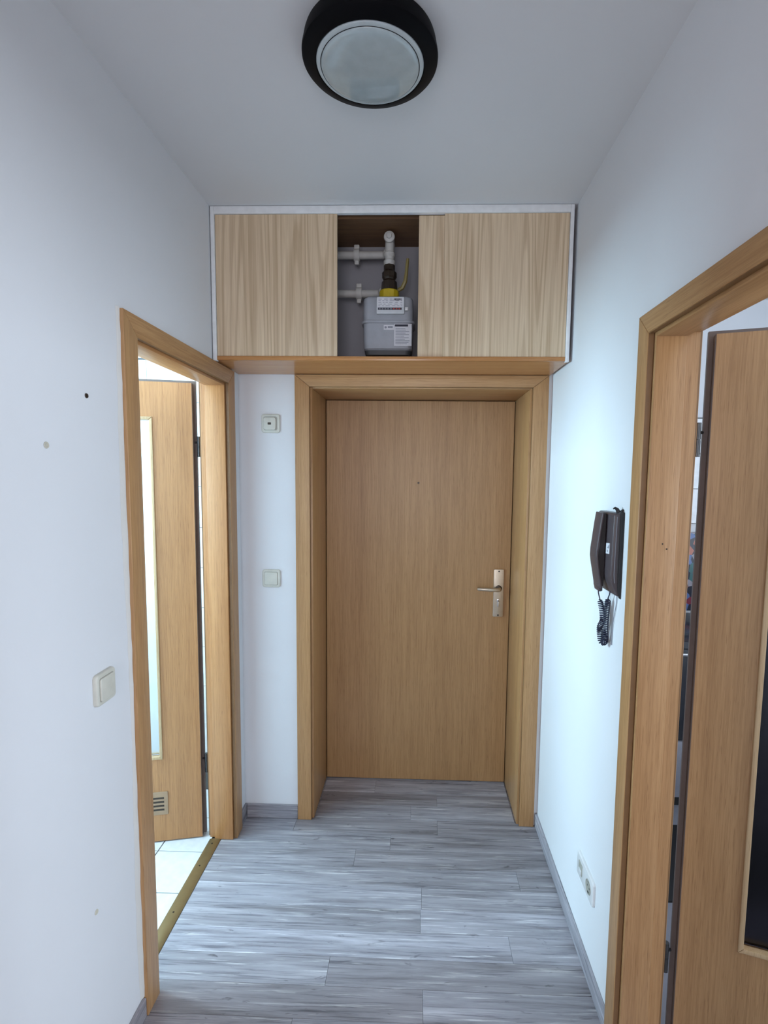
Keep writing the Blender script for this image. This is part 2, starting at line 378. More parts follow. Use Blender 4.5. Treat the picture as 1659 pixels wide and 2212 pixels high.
bw = struct('wall_bathroom_tiling', MB().box(-2.50, XL - TL - 0.001, 2.505, 2.512, 0, 2.15), grout, 'white tiling on the bathroom end wall')
wt = None
for i in range(8):
    for k in range(10):
        if wt is None:
            wt = build('tile', MB().box(0, 0.1965, 0, 0.006, 0, 0.1965, 0.0008, 1), tile_w, bw); o = wt
        else:
            o = wt.copy(); COL.objects.link(o); o.parent = bw
        o.location = (-1.0965 - 0.199 * i, 2.499, 0.151 + 0.199 * k - (0.0 if k else 0.0))
# window frames (bathroom, kitchen, hall end)
def window(name, fn, a0, a1, b0, b1, label):
    r_ = root(name, fn((a0 + a1) / 2, b0, 0), label, None, None, 'structure')
    mb = MB()
    for (p, q, s_, t) in ((a0, a0 + 0.06, b0, b1), (a1 - 0.06, a1, b0, b1), (a0 + 0.06, a1 - 0.06, b0, b0 + 0.06), (a0 + 0.06, a1 - 0.06, b1 - 0.06, b1)):
        mb.prism([(p, s_), (q, s_), (q, t), (p, t)], fn, 0, 0.06, 0.004)
    build('window_frame', mb, white_pl, r_)
    c = (a0 + a1) / 2
    build('mullion', MB().prism([(c - 0.03, b0 + 0.06), (c + 0.03, b0 + 0.06), (c + 0.03, b1 - 0.06), (c - 0.03, b1 - 0.06)], fn, 0.002, 0.058, 0.004), white_pl, r_)
    return r_
window('window_1', lambda a, b, d: (-2.59 + d, a, b), 1.10, 2.14, 1.34, 2.36, 'bathroom window')
window('window_2', lambda a, b, d: (3.09 - d, a, b), -0.10, 1.20, 0.95, 2.15, 'kitchen window')
window('window_3', lambda a, b, d: (a, -2.29 + d, b), -0.66, 0.46, 0.72, 2.28, 'window behind the viewer')
# kitchen
struct('wall_kitchen_end', MB().box(XR + TR, 3.10, 3.06, 3.15, -0.08, ZC), white_wall, 'kitchen end wall')
struct('wall_kitchen_near', MB().box(XR + TR, 3.10, -0.60, -0.50, -0.08, ZC), white_wall, 'near kitchen wall')
mb = MB().box(3.0, 3.1, -0.5, 3.06, -0.08, 0.95).box(3.0, 3.1, -0.5, 3.06, 2.15, ZC).box(3.0, 3.1, -0.5, -0.10, 0.95, 2.15).box(3.0, 3.1, 1.20, 3.06, 0.95, 2.15)
struct('wall_kitchen_window', mb, white_wall, 'kitchen window wall')
struct('floor_kitchen', MB().box(XR + TR, 3.0, -0.5, 3.06, -0.08, 0.0), greyf, 'dull grey kitchen floor')
wk = struct('wall_kitchen_tiling', MB().box(0.9, 2.6, 3.05, 3.06, 1.35, 1.95), grout, 'pale tiling above the kitchen stove')
kt = None
for i in range(8):
    for k in range(3):
        if kt is None:
            kt = build('tile', MB().box(0, 0.208, 0, 0.005, 0, 0.195, 0.0008, 1), white_lacq, wk); o = kt
        else:
            o = kt.copy(); COL.objects.link(o); o.parent = wk
        o.location = (0.91 + 0.21 * i, 3.045, 1.352 + 0.1985 * k)

# ---------------------------------------------------------------- doors: casings and linings
def casing(parent, fn, u0, u1, top, ui0, ui1, ti, ax, depth=0.015, W_=None):
    """mitred architrave with the shade of its inner recess painted on as dark strips; fn(u, v, d)"""
    g = 0.0004; W_ = W_ or oak; e = 0.0010
    a = build('casing', MB().prism([(u0, 0.0005), (ui0, 0.0005), (ui0, ti - g), (u0, top - g)], fn, 0.0005, depth, 0.002, 3), W_['z'], parent)
    b = build('casing', MB().prism([(ui1, 0.0005), (u1, 0.0005), (u1, top - g), (ui1, ti - g)], fn, 0.0005, depth, 0.002, 3), W_['z'], parent)
    c = build('casing', MB().prism([(u0 + g, top), (ui0 + g, ti), (ui1 - g, ti), (u1 - g, top)], fn, 0.0005, depth, 0.002, 3), W_[ax], parent)
    d1_ = depth - 0.002
    build('edge_shade', MB().prism([(ui0, 0.0006), (ui0 + e, 0.0006), (ui0 + e, ti - e), (ui0, ti - e)], fn, 0.0006, d1_), oak_shade, a, False)
    build('edge_shade', MB().prism([(ui1 - e, 0.0006), (ui1, 0.0006), (ui1, ti - e), (ui1 - e, ti - e)], fn, 0.0006, d1_), oak_shade, b, False)
    build('edge_shade', MB().prism([(ui0, ti - e), (ui1, ti - e), (ui1, ti), (ui0, ti)], fn, 0.0006, d1_), oak_shade, c, False)
def leaf(parent, P0, ang, W, z0, z1, side, pane, bead_mat, glass_mat, lm, name='door_leaf'):
    """rebated leaf; u runs from the hinge edge, w from the face seen in the hall to the back. side=-1: leaf runs to -x, +1: to +x"""
    U = Vector((side * math.cos(ang), -math.sin(ang), 0)); N = Vector((side * math.sin(ang), math.cos(ang), 0))
    P0 = Vector(P0)
    fn = lambda u, v, d: P0 + U * u + N * d + Vector((0, 0, v))
    u0, u1 = 0.013, W - 0.013
    pu0, pu1, pz0, pz1 = pane
    mb = MB()
    for (a, b, c, d) in ((u0, pu0, z0, z1), (pu1, u1, z0, z1), (pu0, pu1, z0, pz0), (pu0, pu1, pz1, z1)):
        mb.prism([(a, c), (b, c), (b, d), (a, d)], fn, 0.0, 0.040)
    lf = build(name, mb, lm, parent, False)
    # dark edge lipping: body edge plus the rebate lip standing 13 mm proud at the back
    mb = MB()
    mb.prism([(u0 - 0.0012, z0), (u0 - 0.0001, z0), (u0 - 0.0001, z1), (u0 - 0.0012, z1)], fn, 0.0006, 0.026)
    mb.prism([(0, z0), (u0 - 0.0001, z0), (u0 - 0.0001, z1), (0, z1)], fn, 0.026, 0.040)
    mb.prism([(u1 + 0.0001, z0), (W, z0), (W, z1), (u1 + 0.0001, z1)], fn, 0.026, 0.040)
    mb.prism([(0, z1 + 0.0001), (W, z1 + 0.0001), (W, z1 + 0.013), (0, z1 + 0.013)], fn, 0.026, 0.040)
    mb.prism([(u0, z1 + 0.0001), (u1, z1 + 0.0001), (u1, z1 + 0.0012), (u0, z1 + 0.0012)], fn, 0.0006, 0.026)
    build('edge_lipping', mb, leaf_edge, parent, False)
    b = 0.013
    for (d0, d1) in ((-0.005, 0.012), (0.045, 0.028)):
        mb = MB()
        o4 = [(pu0, pz0), (pu1, pz0), (pu1, pz1), (pu0, pz1)]; i4 = [(pu0 + b, pz0 + b), (pu1 - b, pz0 + b), (pu1 - b, pz1 - b), (pu0 + b, pz1 - b)]
        for k in range(4):
            q = (k + 1) % 4
            mb.prism([o4[k], o4[q], i4[q], i4[k]], fn, d1, d0, 0.003)
        build('glazing_bead', mb, bead_mat, lf)
    build('pane', MB().prism(i4, fn, 0.0165, 0.0215), glass_mat, lf, False)
    return lf, fn
def hinge(parent, c, length=0.085, dx=0.02, dy=-0.004):
    mb = MB()
    mb.lathe([(0.0, 0), (0.0072, 0), (0.0072, length * 0.49), (0.0060, length * 0.495), (0.0060, length * 0.505), (0.0072, length * 0.51), (0.0072, length), (0, length)], (c[0], c[1], c[2] - length / 2), 'z', 14)
    mb.tube([(c[0], c[1], c[2] + length * 0.22), (c[0] + dx, c[1] + dy, c[2] + length * 0.22)], 0.004, 8)
    build('hinge', mb, steel, parent)
def lever(parent, fn, u, v, direction, mat, name='handle', plate=(0.052, 0.245), length=0.112):
    """lever handle with long back plate; fn(u, v, d) with d out of the leaf"""
    pl = build('handle_plate', MB().rrect(fn, u - plate[0] / 2, u + plate[0] / 2, v - plate[1] * 0.60, v + plate[1] * 0.40, 0.0003, 0.008, 0.006, 0.002), mat, parent)
    mb = MB()
    mb.disc(fn, u, v, 0.0165, 0.008, 0.016, 0.002, 24)
    build('rosette', mb, bronze, pl)
    pts = [fn(u, v, 0.012), fn(u, v, 0.036), fn(u + direction * 0.006, v, 0.046), fn(u + direction * 0.020, v + 0.0005, 0.050), fn(u + direction * 0.06, v + 0.002, 0.050), fn(u + direction * (length - 0.006), v + 0.004, 0.049), fn(u + direction * length, v + 0.0042, 0.049)]
    build('lever', MB().tube(pts, [0.010, 0.010, 0.0105, 0.0105, 0.0098, 0.0092, 0.006], 14), mat, pl)
    for dv in (0.088, -0.138):
        build('screw', MB().disc(fn, u, v + dv, 0.0042, 0.0081, 0.0088, 0, 12), black, pl)
    mb = MB().disc(fn, u, v - 0.062, 0.0085, 0.0081, 0.012, 0.001, 20).rrect(fn, u - 0.005, u + 0.005, v - 0.095, v - 0.066, 0.0081, 0.0115, 0.004, 0.001)
    build('lock_cylinder', mb, chrome, pl)
    build('keyhole', MB().rrect(fn, u - 0.0012, u + 0.0012, v - 0.068, v - 0.058, 0.0121, 0.0124, 0.001), black, pl)

# door_1: entrance
d1 = root('door_1', (0.0, YB, 0.0), 'closed light oak entrance door in a deep frame below the cabinet', None, None, 'structure')
fE = lambda u, v, d: (u, YB - d, v)
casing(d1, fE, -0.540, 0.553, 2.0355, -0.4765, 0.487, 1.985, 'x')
LY = 2.640
build('frame_lining', MB().box(-0.490, -0.466, YB + 0.001, LY + 0.06, 0.0005, 2.0, 0.0015), oak['z'], d1)
build('frame_lining', MB().box(0.4765, 0.500, YB + 0.001, LY + 0.06, 0.0005, 2.0, 0.0015), oak['z'], d1)
build('frame_lining', MB().box(-0.4658, 0.4763, YB + 0.001, LY + 0.06, 1.9785, 2.0, 0.0015), oak['x'], d1)
build('door_stop', MB().box(-0.4655, -0.440, LY + 0.043, LY + 0.06, 0.0005, 1.978).box(0.450, 0.476, LY + 0.043, LY + 0.06, 0.0005, 1.978).box(-0.44, 0.45, LY + 0.043, LY + 0.06, 1.955, 1.978).box(-0.44, 0.45, LY + 0.043, LY + 0.06, 0.0005, 0.02), oak['z'], d1, False)
lf1 = build('door_leaf', MB().box(-0.4628, 0.4733, LY, LY + 0.042, 0.004, 1.9755, 0.0012, 1), oak_leaf, d1)
fL1 = lambda u, v, d: (u, LY - d, v)
lever(lf1, fL1, 0.4165, 1.040, -1, alu)
build('peephole', MB().lathe([(0.0, -0.0012), (0.0045, -0.0012), (0.0055, 0.0), (0.0055, 0.0003)], (0.002, LY - 0.0004, 1.57), 'y', 16), bronze, lf1)

# door_2: bathroom doorway on the left
d2 = root('door_2', (XL, 1.80, 0.0), 'oak framed bathroom door standing ajar with a frosted glass strip', None, None, 'structure')
f2_ = lambda u, v, d: (XL + d, u, v)
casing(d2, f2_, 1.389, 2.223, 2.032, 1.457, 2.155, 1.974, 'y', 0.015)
xb = XL - TL
build('frame_lining', MB().box(-0.874, XL - 0.001, 2.143, 2.166, 0.0005, 1.986, 0.0012).box(xb - 0.004, -0.874, 2.156, 2.166, 0.0005, 1.986), oakb['z'], d2)
build('frame_lining', MB().box(-0.874, XL - 0.001, 1.446, 1.469, 0.0005, 1.986, 0.0012).box(xb - 0.004, -0.874, 1.446, 1.456, 0.0005, 1.986), oakb['z'], d2)
build('frame_lining', MB().box(-0.874, XL - 0.001, 1.4692, 2.1428, 1.963, 1.986, 0.0012).box(xb - 0.004, -0.874, 1.4562, 2.1558, 1.976, 1.986), oakb['y'], d2)
f2b = lambda u, v, d: (xb - d, u, v)
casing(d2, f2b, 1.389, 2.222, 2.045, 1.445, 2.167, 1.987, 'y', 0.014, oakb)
A2 = R(13)
P2 = Vector((-0.932, 2.152, 0)) - Vector((-math.cos(A2), -math.sin(A2), 0)) * 0.013
lf2, fn2 = leaf(d2, P2, A2, 0.635, 0.006, 1.972, -1, (0.166, 0.470, 0.378, 1.832), oak_bead, frost, oak_leaf_b)
gr = build('vent_grille', MB().rrect(lambda u, v, d: fn2(u, v, -d), 0.150, 0.480, 0.128, 0.232, 0.0002, 0.004, 0.004, 0.0015), grille_m, lf2)
for k in range(4):
    build('slot', MB().prism([(0.166, 0.2085 - 0.0175 * k), (0.464, 0.2085 - 0.0175 * k), (0.464, 0.2005 - 0.0175 * k), (0.166, 0.2005 - 0.0175 * k)], lambda u, v, d: fn2(u, v, -d), 0.0041, 0.0046), bronze, gr, False)
lever(lf2, lambda u, v, d: fn2(u, v, -d), 0.575, 1.03, -1, alu)
for z in (1.715, 0.335):
    hinge(d2, (-0.9165, 2.176, z), 0.085, -0.016, 0.002)

# door_3: right doorway
d3 = root('door_3', (XR, 0.96, 0.0), 'oak framed kitchen door standing ajar with a dark glass pane', None, None, 'structure')
f3_ = lambda u, v, d: (XR - d, u, v)
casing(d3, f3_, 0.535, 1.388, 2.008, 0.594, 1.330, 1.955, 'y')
build('frame_lining', MB().box(XR + 0.001, 0.645, 1.318, 1.341, 0.0005, 1.968, 0.0012).box(0.645, XR + TR + 0.004, 1.331, 1.341, 0.0005, 1.968), oak['z'], d3)
build('frame_lining', MB().box(XR + 0.001, 0.645, 0.583, 0.606, 0.0005, 1.968, 0.0012).box(0.645, XR + TR + 0.004, 0.583, 0.593, 0.0005, 1.968), oak['z'], d3)
build('frame_lining', MB().box(XR + 0.001, 0.645, 0.6062, 1.3178, 1.945, 1.968, 0.0012).box(0.645, XR + TR + 0.004, 0.5932, 1.3308, 1.958, 1.968), oak['y'], d3)
f3b = lambda u, v, d: (XR + TR + d, u, v)
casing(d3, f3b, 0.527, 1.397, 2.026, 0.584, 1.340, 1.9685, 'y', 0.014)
A3 = R(18)
P3 = Vector((0.723, 1.336, 0)) - Vector((math.cos(A3), -math.sin(A3), 0)) * 0.013
fJ = lambda a, b, d: (a, 1.318 - d, b)
for hx_, hz_ in ((0.6125, 1.4396), (0.6235, 1.4270)):
    build('screw_hole', MB().disc(fJ, hx_, hz_, 0.0020, 0.0001, 0.0004, 0, 10), bronze, d3)
lf3, fn3 = leaf(d3, P3, A3, 0.735, 0.006, 1.955, 1, (0.150, 0.585, 0.37, 1.80), oak_bead, dark_pane, oak_leaf)
lever(lf3, lambda u, v, d: fn3(u, v, -d), 0.672, 1.03, -1, alu)
for z in (1.70, 0.29):
    hinge(d3, (0.700, 1.352, z), 0.085, 0.014, 0.004)

# ---------------------------------------------------------------- trims
BH = 0.060
struct('baseboard_right', MB().box(XR - 0.011, XR - 0.0003, 1.3885, YB - 0.0005, 0.0005, BH, 0.002), vinyl_y, 'grey wood-look skirting along the right wall')
struct('baseboard_back', MB().box(XL + 0.012, -0.5408, YB - 0.011, YB - 0.0003, 0.0005, 0.066, 0.002), vinyl_x, 'short grey skirting left of the entrance door')
struct('baseboard_left', MB().box(XL + 0.0003, XL + 0.011, -2.19, 1.3875, 0.0005, BH, 0.002).box(XL + 0.0003, XL + 0.011, 2.2235, YB - 0.0005, 0.0005, 0.066, 0.002), vinyl_y, 'grey skirting along the left wall')
thr = root('trim_1', (-0.866, 1.80, 0.0), 'brass threshold strip between tiles and planks', None, None, 'structure')
prof = [(-0.896, 0.0004), (-0.893, 0.0028), (-0.884, 0.0046), (-0.866, 0.0050), (-0.852, 0.0030), (-0.847, 0.0004)]
build('threshold_strip', MB().prism(prof, lambda a, b, d: (a, d, b), 1.47, 2.142), brass, thr)
for yy in (1.62, 1.75, 1.98, 2.11):
    build('screw', MB().lathe([(0.0035, 0), (0.0035, 0.0008), (0.0, 0.0012)], (-0.873, yy, 0.0049), 'z', 12), bronze, thr)
# ragged plaster edge beside the left casing
mb = MB(); vs = []; fs = []
n = 60
for i in range(n + 1):
    z = 0.062 + (2.035 - 0.062) * i / n
    wd = 0.014 + 0.006 * math.sin(z * 5.1) + random.uniform(-0.0025, 0.0025); hgt = 0.0035 + random.uniform(-0.0008, 0.0012)
    vs += [(XL + 0.0002, 1.3885 - wd, z), (XL + hgt, 1.3885 - wd * 0.55, z), (XL + hgt + 0.002, 1.3885, z), (XL + 0.0002, 1.3885, z)]
for i in range(n):
    for k in range(4): fs.append([i * 4 + k, i * 4 + (k + 1) % 4, i * 4 + 4 + (k + 1) % 4, i * 4 + 4 + k])
fs += [[0, 1, 2, 3], [n * 4 + 3, n * 4 + 2, n * 4 + 1, n * 4]]
struct('trim_2', mb.raw(vs, fs), plaster, 'ragged plaster edge beside the bathroom door casing', True)

# ---------------------------------------------------------------- cabinet over the entrance door
cab = root('wall_cabinet', (-0.115, 2.16, 2.0375), 'long pale wood cabinet with sliding doors under the ceiling above the entrance', 'cabinet')
fC = lambda u, v, d: (u, 2.034 - d, v)
cl, cr_ = -0.7885, 0.5575
build('frame_strip', MB().box(cl, -0.7745, 2.021, 2.040, 2.0345, 2.5955, 0.001), white_lacq, cab)
build('frame_strip', MB().box(0.5445, cr_, 2.021, 2.040, 2.0345, 2.5955, 0.001), white_lacq, cab)
build('frame_strip', MB().box(-0.7743, 0.5443, 2.021, 2.040, 2.5690, 2.5955, 0.001), white_lacq, cab)
build('bottom_board', MB().box(-0.7743, 0.5443, 2.0255, 2.0395, 2.0375, 2.0530, 0.001).box(cl, cr_, 2.0405, 2.3055, 2.0375, 2.0530), oak_board, cab)
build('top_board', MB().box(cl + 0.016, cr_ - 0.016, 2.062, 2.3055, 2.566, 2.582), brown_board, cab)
build('back_shade_board', MB().box(cl + 0.016, cr_ - 0.016, 2.3025, 2.3055, 2.0535, 2.5655), shade_grey, cab)  # added grey sheet; the interior's shade is put into its colour
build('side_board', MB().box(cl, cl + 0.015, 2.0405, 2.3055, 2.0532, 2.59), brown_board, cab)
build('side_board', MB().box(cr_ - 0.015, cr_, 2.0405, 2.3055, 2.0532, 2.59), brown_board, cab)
build('sliding_door', MB().box(-0.7735, -0.3135, 2.0285, 2.0385, 2.0535, 2.5685, 0.0008, 1), ash_foil, cab)
build('sliding_door', MB().box(0.0865, 0.5435, 2.0285, 2.0385, 2.0535, 2.5685, 0.0008, 1), ash_foil, cab)
build('sliding_door', MB().box(-0.0090, 0.4480, 2.0415, 2.0515, 2.0535, 2.5685, 0.0008, 1), ash_foil, cab)

# ---------------------------------------------------------------- gas meter inside the cabinet
MX, MY = -0.1255, 2.098
gm = root('gas_meter', (MX, 2.17, 2.09), 'grey gas meter with white labels in the open middle of the cabinet', 'gas meter')
def rbox(mb, x0, x1, y0, y1, rings, r):
    """rounded-plan body; rings of (z, inset)"""
    n = 5; vs = []; fs = []
    for (z, ins) in rings:
        a0, a1, b0, b1 = x0 + ins, x1 - ins, y0 + ins, y1 - ins; rr = max(r - ins * 0.3, 0.004)
        for (ca, cb, st) in ((a1 - rr, b1 - rr, 0), (a0 + rr, b1 - rr, 90), (a0 + rr, b0 + rr, 180), (a1 - rr, b0 + rr, 270)):
            for k in range(n + 1):
                t = R(st + 90 * k / n); vs.append((ca + rr * math.cos(t), cb + rr * math.sin(t), z))
    q = 4 * (n + 1)
    for i in range(len(rings) - 1):
        for k in range(q): fs.append([i * q + k, i * q + (k + 1) % q, (i + 1) * q + (k + 1) % q, (i + 1) * q + k])
    fs += [list(range(q))[::-1], [(len(rings) - 1) * q + k for k in range(q)]]
    return mb.raw(vs, fs)
bx0, bx1 = -0.2250, -0.0270
build('upper_housing', rbox(MB(), bx0, bx1, MY, MY + 0.13, [(2.2065, 0.0), (2.284, 0.0015), (2.294, 0.005), (2.300, 0.013), (2.302, 0.025)], 0.024), meter_g, gm)
build('lower_housing', rbox(MB(), bx0 + 0.001, bx1 - 0.001, MY + 0.001, MY + 0.129, [(2.0935, 0.016), (2.0945, 0.008), (2.101, 0.002), (2.1955, 0.0)], 0.024), meter_g, gm)
build('bottom_dark_piece', rbox(MB(), bx0 + 0.006, bx1 - 0.006, MY + 0.004, MY + 0.125, [(2.0740, 0.014), (2.0765, 0.004), (2.0933, 0.0)], 0.024), base_dark, gm)  # dark inset piece below the lower housing
build('flange', rbox(MB(), bx0 - 0.006, bx1 + 0.006, MY - 0.005, MY + 0.136, [(2.1957, 0.002), (2.1975, 0.0), (2.204, 0.0), (2.2063, 0.002)], 0.028), meter_g, gm)
fM = lambda u, v, d: (u, MY - d, v)
ip = build('index_plate', MB().rrect(fM, -0.1700, -0.0620, 2.2270, 2.2900, 0.0003, 0.014, 0.004, 0.002), plate_g, gm)
build('counter_window', MB().prism([(-0.164, 2.2415), (-0.072, 2.2415), (-0.072, 2.2495), (-0.164, 2.2495)], fM, 0.0141, 0.0146), ink, ip, False)
for k in range(8):
    build('counter_wheel', MB().prism([(-0.160 + k * 0.0108, 2.2432), (-0.1535 + k * 0.0108, 2.2432), (-0.1535 + k * 0.0108, 2.2478), (-0.160 + k * 0.0108, 2.2478)], fM, 0.0147, 0.0150), red_ink if k > 4 else greyf, ip, False)
build('plate_field', MB().prism([(-0.1665, 2.2525), (-0.0655, 2.2525), (-0.0655, 2.2870), (-0.1665, 2.2870)], fM, 0.0141, 0.0144), paper, ip, False)
mb = MB()
for r_ in range(5):
    x = -0.1625
    while x < -0.074:
        wd = random.uniform(0.006, 0.016)
        mb.prism([(x, 2.2555 + r_ * 0.0062), (min(x + wd, -0.070), 2.2555 + r_ * 0.0062), (min(x + wd, -0.070), 2.2575 + r_ * 0.0062), (x, 2.2575 + r_ * 0.0062)], fM, 0.0145, 0.0146); x += wd + random.uniform(0.004, 0.010)
tag(build('fine_print', mb, ink_l, ip, False), None, None, None, 'stuff')
mb = MB()
x = -0.103
while x < -0.073:
    wd = random.choice([0.0008, 0.0016, 0.0024]); mb.prism([(x, 2.2760), (x + wd, 2.2760), (x + wd, 2.2840), (x, 2.2840)], fM, 0.0147, 0.0148); x += wd + random.choice([0.0008, 0.0016])
tag(build('barcode', mb, ink, ip, False), None, None, None, 'stuff')
build('seal_knob', MB().box(-0.0600, -0.0470, MY - 0.012, MY - 0.0003, 2.2400, 2.2530, 0.002), white_pl, gm)
lb = build('warning_label', MB().prism([(-0.1010, 2.1085), (-0.0330, 2.1085), (-0.0330, 2.1925), (-0.1010, 2.1925)], fM, 0.0003, 0.0009), paper, gm, False)
build('label_heading', MB().prism([(-0.0985, 2.1825), (-0.0470, 2.1825), (-0.0470, 2.1905), (-0.0985, 2.1905)], fM, 0.0010, 0.0013), ink, lb, False)
mb = MB()
for r_ in range(11):
    x = -0.096; xe = -0.040 - random.uniform(0, 0.022)
    mb.prism([(x, 2.1760 - r_ * 0.0058), (xe, 2.1760 - r_ * 0.0058), (xe, 2.1738 - r_ * 0.0058), (x, 2.1738 - r_ * 0.0058)], fM, 0.0010, 0.0013)
tag(build('fine_print', mb, ink_l, lb, False), None, None, None, 'stuff')
sb = build('approval_sticker', MB().prism([(-0.1420, 2.1700), (-0.1015, 2.1700), (-0.1015, 2.1885), (-0.1420, 2.1885)], fM, 0.0003, 0.0008), paper, gm, False)
build('approval_mark', MB().disc(fM, -0.1345, 2.1795, 0.0045, 0.0009, 0.0012, 0, 12).prism([(-0.126, 2.177), (-0.107, 2.177), (-0.107, 2.184), (-0.126, 2.184)], fM, 0.0009, 0.0012), ink_l, sb, False)

gp = root('gas_pipe', (MX, 2.20, 2.3022), 'cream gas pipework with black valve and yellow lever above the meter', 'pipe')
py = 2.163
build('union_nut', MB().lathe([(0.0, 2.3022), (0.038, 2.3022), (0.040, 2.306), (0.040, 2.333), (0.037, 2.337), (0.0, 2.337)], (MX, py, 0), 'z', 12), yellow, gp, True, 25)
build('valve_body', MB().lathe([(0.0, 2.3375), (0.033, 2.3375), (0.030, 2.372), (0.024, 2.380), (0.026, 2.385), (0.029, 2.388), (0.029, 2.408), (0.024, 2.412), (0.022, 2.416), (0.022, 2.436), (0.0, 2.436)], (MX, py, 0), 'z', 8), bronze, gp, True, 25)
mb = MB().lathe([(0.0, 2.4365), (0.020, 2.4365), (0.023, 2.442), (0.023, 2.452), (0.018, 2.456), (0.018, 2.468), (0.022, 2.472), (0.022, 2.482), (0.0175, 2.486), (0.0175, 2.520), (0.0, 2.524)], (MX, py, 0), 'z', 20)
mb.lathe([(0.0, -0.030), (0.014, -0.030), (0.021, -0.026), (0.022, -0.018), (0.020, -0.010), (0.0185, 0.0), (0.0185, 0.06), (0.0, 0.06)], (MX, py, 2.536), 'y', 20)
build('elbow_fitting', mb, pipe_w, gp)
build('elbow_plug', MB().lathe([(0.0, -0.006), (0.010, -0.006), (0.012, -0.0005), (0.0, -0.0005)], (MX, py - 0.030, 2.536), 'y', 6), pipe_w, gp, True, 20)
build('valve_lever', MB().tube([(MX + 0.036, py + 0.01, 2.345), (MX + 0.052, py + 0.005, 2.352), (MX + 0.064, py, 2.375), (MX + 0.068, py, 2.41), (MX + 0.071, py, 2.445), (MX + 0.073, py, 2.462)], [0.008, 0.009, 0.0085, 0.007, 0.007, 0.006], 8), yellow_l, gp)
for zz, xx, x_end in ((2.497, -0.262, -0.148), (2.345, -0.252, -0.166)):
    build('pipe', MB().tube([(-0.74, 2.215, zz), (-0.4, 2.215, zz), (x_end - 0.01, 2.215, zz), (x_end + 0.004, 2.208, zz), (x_end + 0.012, 2.190, zz)], 0.0155, 16), pipe_w, gp)
    cmb = MB().lathe([(0.0158, -0.012), (0.0225, -0.012), (0.024, -0.008), (0.024, 0.008), (0.0225, 0.012), (0.0158, 0.012)], (xx, 2.215, zz), 'x', 18)
    cmb.box(xx - 0.011, xx + 0.011, 2.207, 2.223, zz + 0.022, zz + 0.039, 0.003).box(xx - 0.009, xx + 0.009, 2.208, 2.222, zz - 0.038, zz - 0.022, 0.003)
    cmb.tube([(xx, 2.23, zz), (xx, 2.3022, zz)], 0.006, 8)
    build('pipe_clamp', cmb, pipe_w, gp)

# ---------------------------------------------------------------- ceiling lamp
LX, LYc = -0.124, 1.304
lamp = root('ceiling_lamp', (LX, LYc, ZC), 'round ceiling lamp with black rim and frosted glass, switched off', 'lamp')
build('rim', MB().lathe([(0.120, ZC - 0.0005), (0.150, ZC - 0.0005), (0.152, ZC - 0.006), (0.157, ZC - 0.030), (0.1565, ZC - 0.036), (0.153, ZC - 0.040), (0.132, ZC - 0.0475), (0.1265, ZC - 0.049), (0.1245, ZC - 0.046), (0.1245, ZC - 0.020)], (LX, LYc, 0), 'z', 96), black_gl, lamp)
build('glass_rim', MB().lathe([(0.1243, ZC - 0.030), (0.1243, ZC - 0.0475), (0.1225, ZC - 0.0500), (0.1160, ZC - 0.0520), (0.1150, ZC - 0.0518)], (LX, LYc, 0), 'z', 96), lamp_rim, lamp)
build('groove_ring', MB().lathe([(0.1149, ZC - 0.0515), (0.1145, ZC - 0.0508), (0.1138, ZC - 0.0508), (0.1134, ZC - 0.0521)], (LX, LYc, 0), 'z', 96), black, lamp)
pr = [(0.1133 * math.cos(R(t)), ZC - 0.0522 - 0.013 * math.sin(R(t))) for t in range(0, 90, 6)] + [(0.0005, ZC - 0.0652)]
build('glass_bowl', MB().lathe(pr, (LX, LYc, 0), 'z', 96, False, True), lamp_glass, lamp)

# ---------------------------------------------------------------- switches and sockets
def switch(fn, ca, cb, label, kind, loc, name, cat, group=None, h=0.0405):
    r_ = root(name, loc, label, cat, group)
    fr = build('frame', MB().rrect(fn, ca - h, ca + h, cb - h, cb + h, 0.0003, 0.011, 0.011, 0.0045, 6, 4), cream, r_)
    if kind == 'rocker':
        build('rocker_gap', MB().rrect(fn, ca - 0.0305, ca + 0.0305, cb - 0.0305, cb + 0.0305, 0.0111, 0.0114, 0.006), cream_d, r_)
        build('rocker', MB().rrect(fn, ca - 0.029, ca + 0.029, cb - 0.029, cb + 0.029, 0.0115, 0.0155, 0.006, 0.002), cream, r_)
    else:
        build('rocker_gap', MB().rrect(fn, ca - 0.0305, ca + 0.0305, cb - 0.0305, cb + 0.0305, 0.0111, 0.0114, 0.009), cream_d, r_)
        build('button', MB().rrect(fn, ca - 0.029, ca + 0.024, cb - 0.0285, cb + 0.026, 0.0115, 0.018, 0.009, 0.002), cream, r_)
        build('indicator_window', MB().rrect(fn, ca - 0.0105, ca + 0.0045, cb - 0.0060, cb + 0.0040, 0.0181, 0.0186, 0.002), bronze, r_)
    return r_
fB = lambda u, v, d: (u, YB - d, v)
switch(fB, -0.648, 1.826, 'cream push button with small dark window high on the wall left of the entrance door', 'window', (-0.648, YB, 1.826), 'push_button', 'button')
switch(fB, -0.653, 1.139, 'cream square light switch left of the entrance door at handle height', 'rocker', (-0.653, YB, 1.139), 'light_switch', 'switch')
fWL = lambda u, v, d: (XL + d, u, v)
switch(fWL, 1.258, 1.063, 'cream square light switch on the left wall beside the bathroom door frame', 'rocker', (XL, 1.258, 1.063), 'light_switch', 'switch')
fWR = lambda u, v, d: (XR - d, u, v)
so = root('wall_socket', (XR, 1.617, 0.302), 'white double socket plate low on the right wall above the skirting', 'socket')
build('plate', MB().rrect(fWR, 1.538, 1.698, 0.262, 0.342, 0.0003, 0.009, 0.010, 0.003), white_pl, so)
build('jack_insert', MB().rrect(fWR, 1.640, 1.676, 0.282, 0.322, 0.0091, 0.0102, 0.004, 0.0005), cream_d, so)
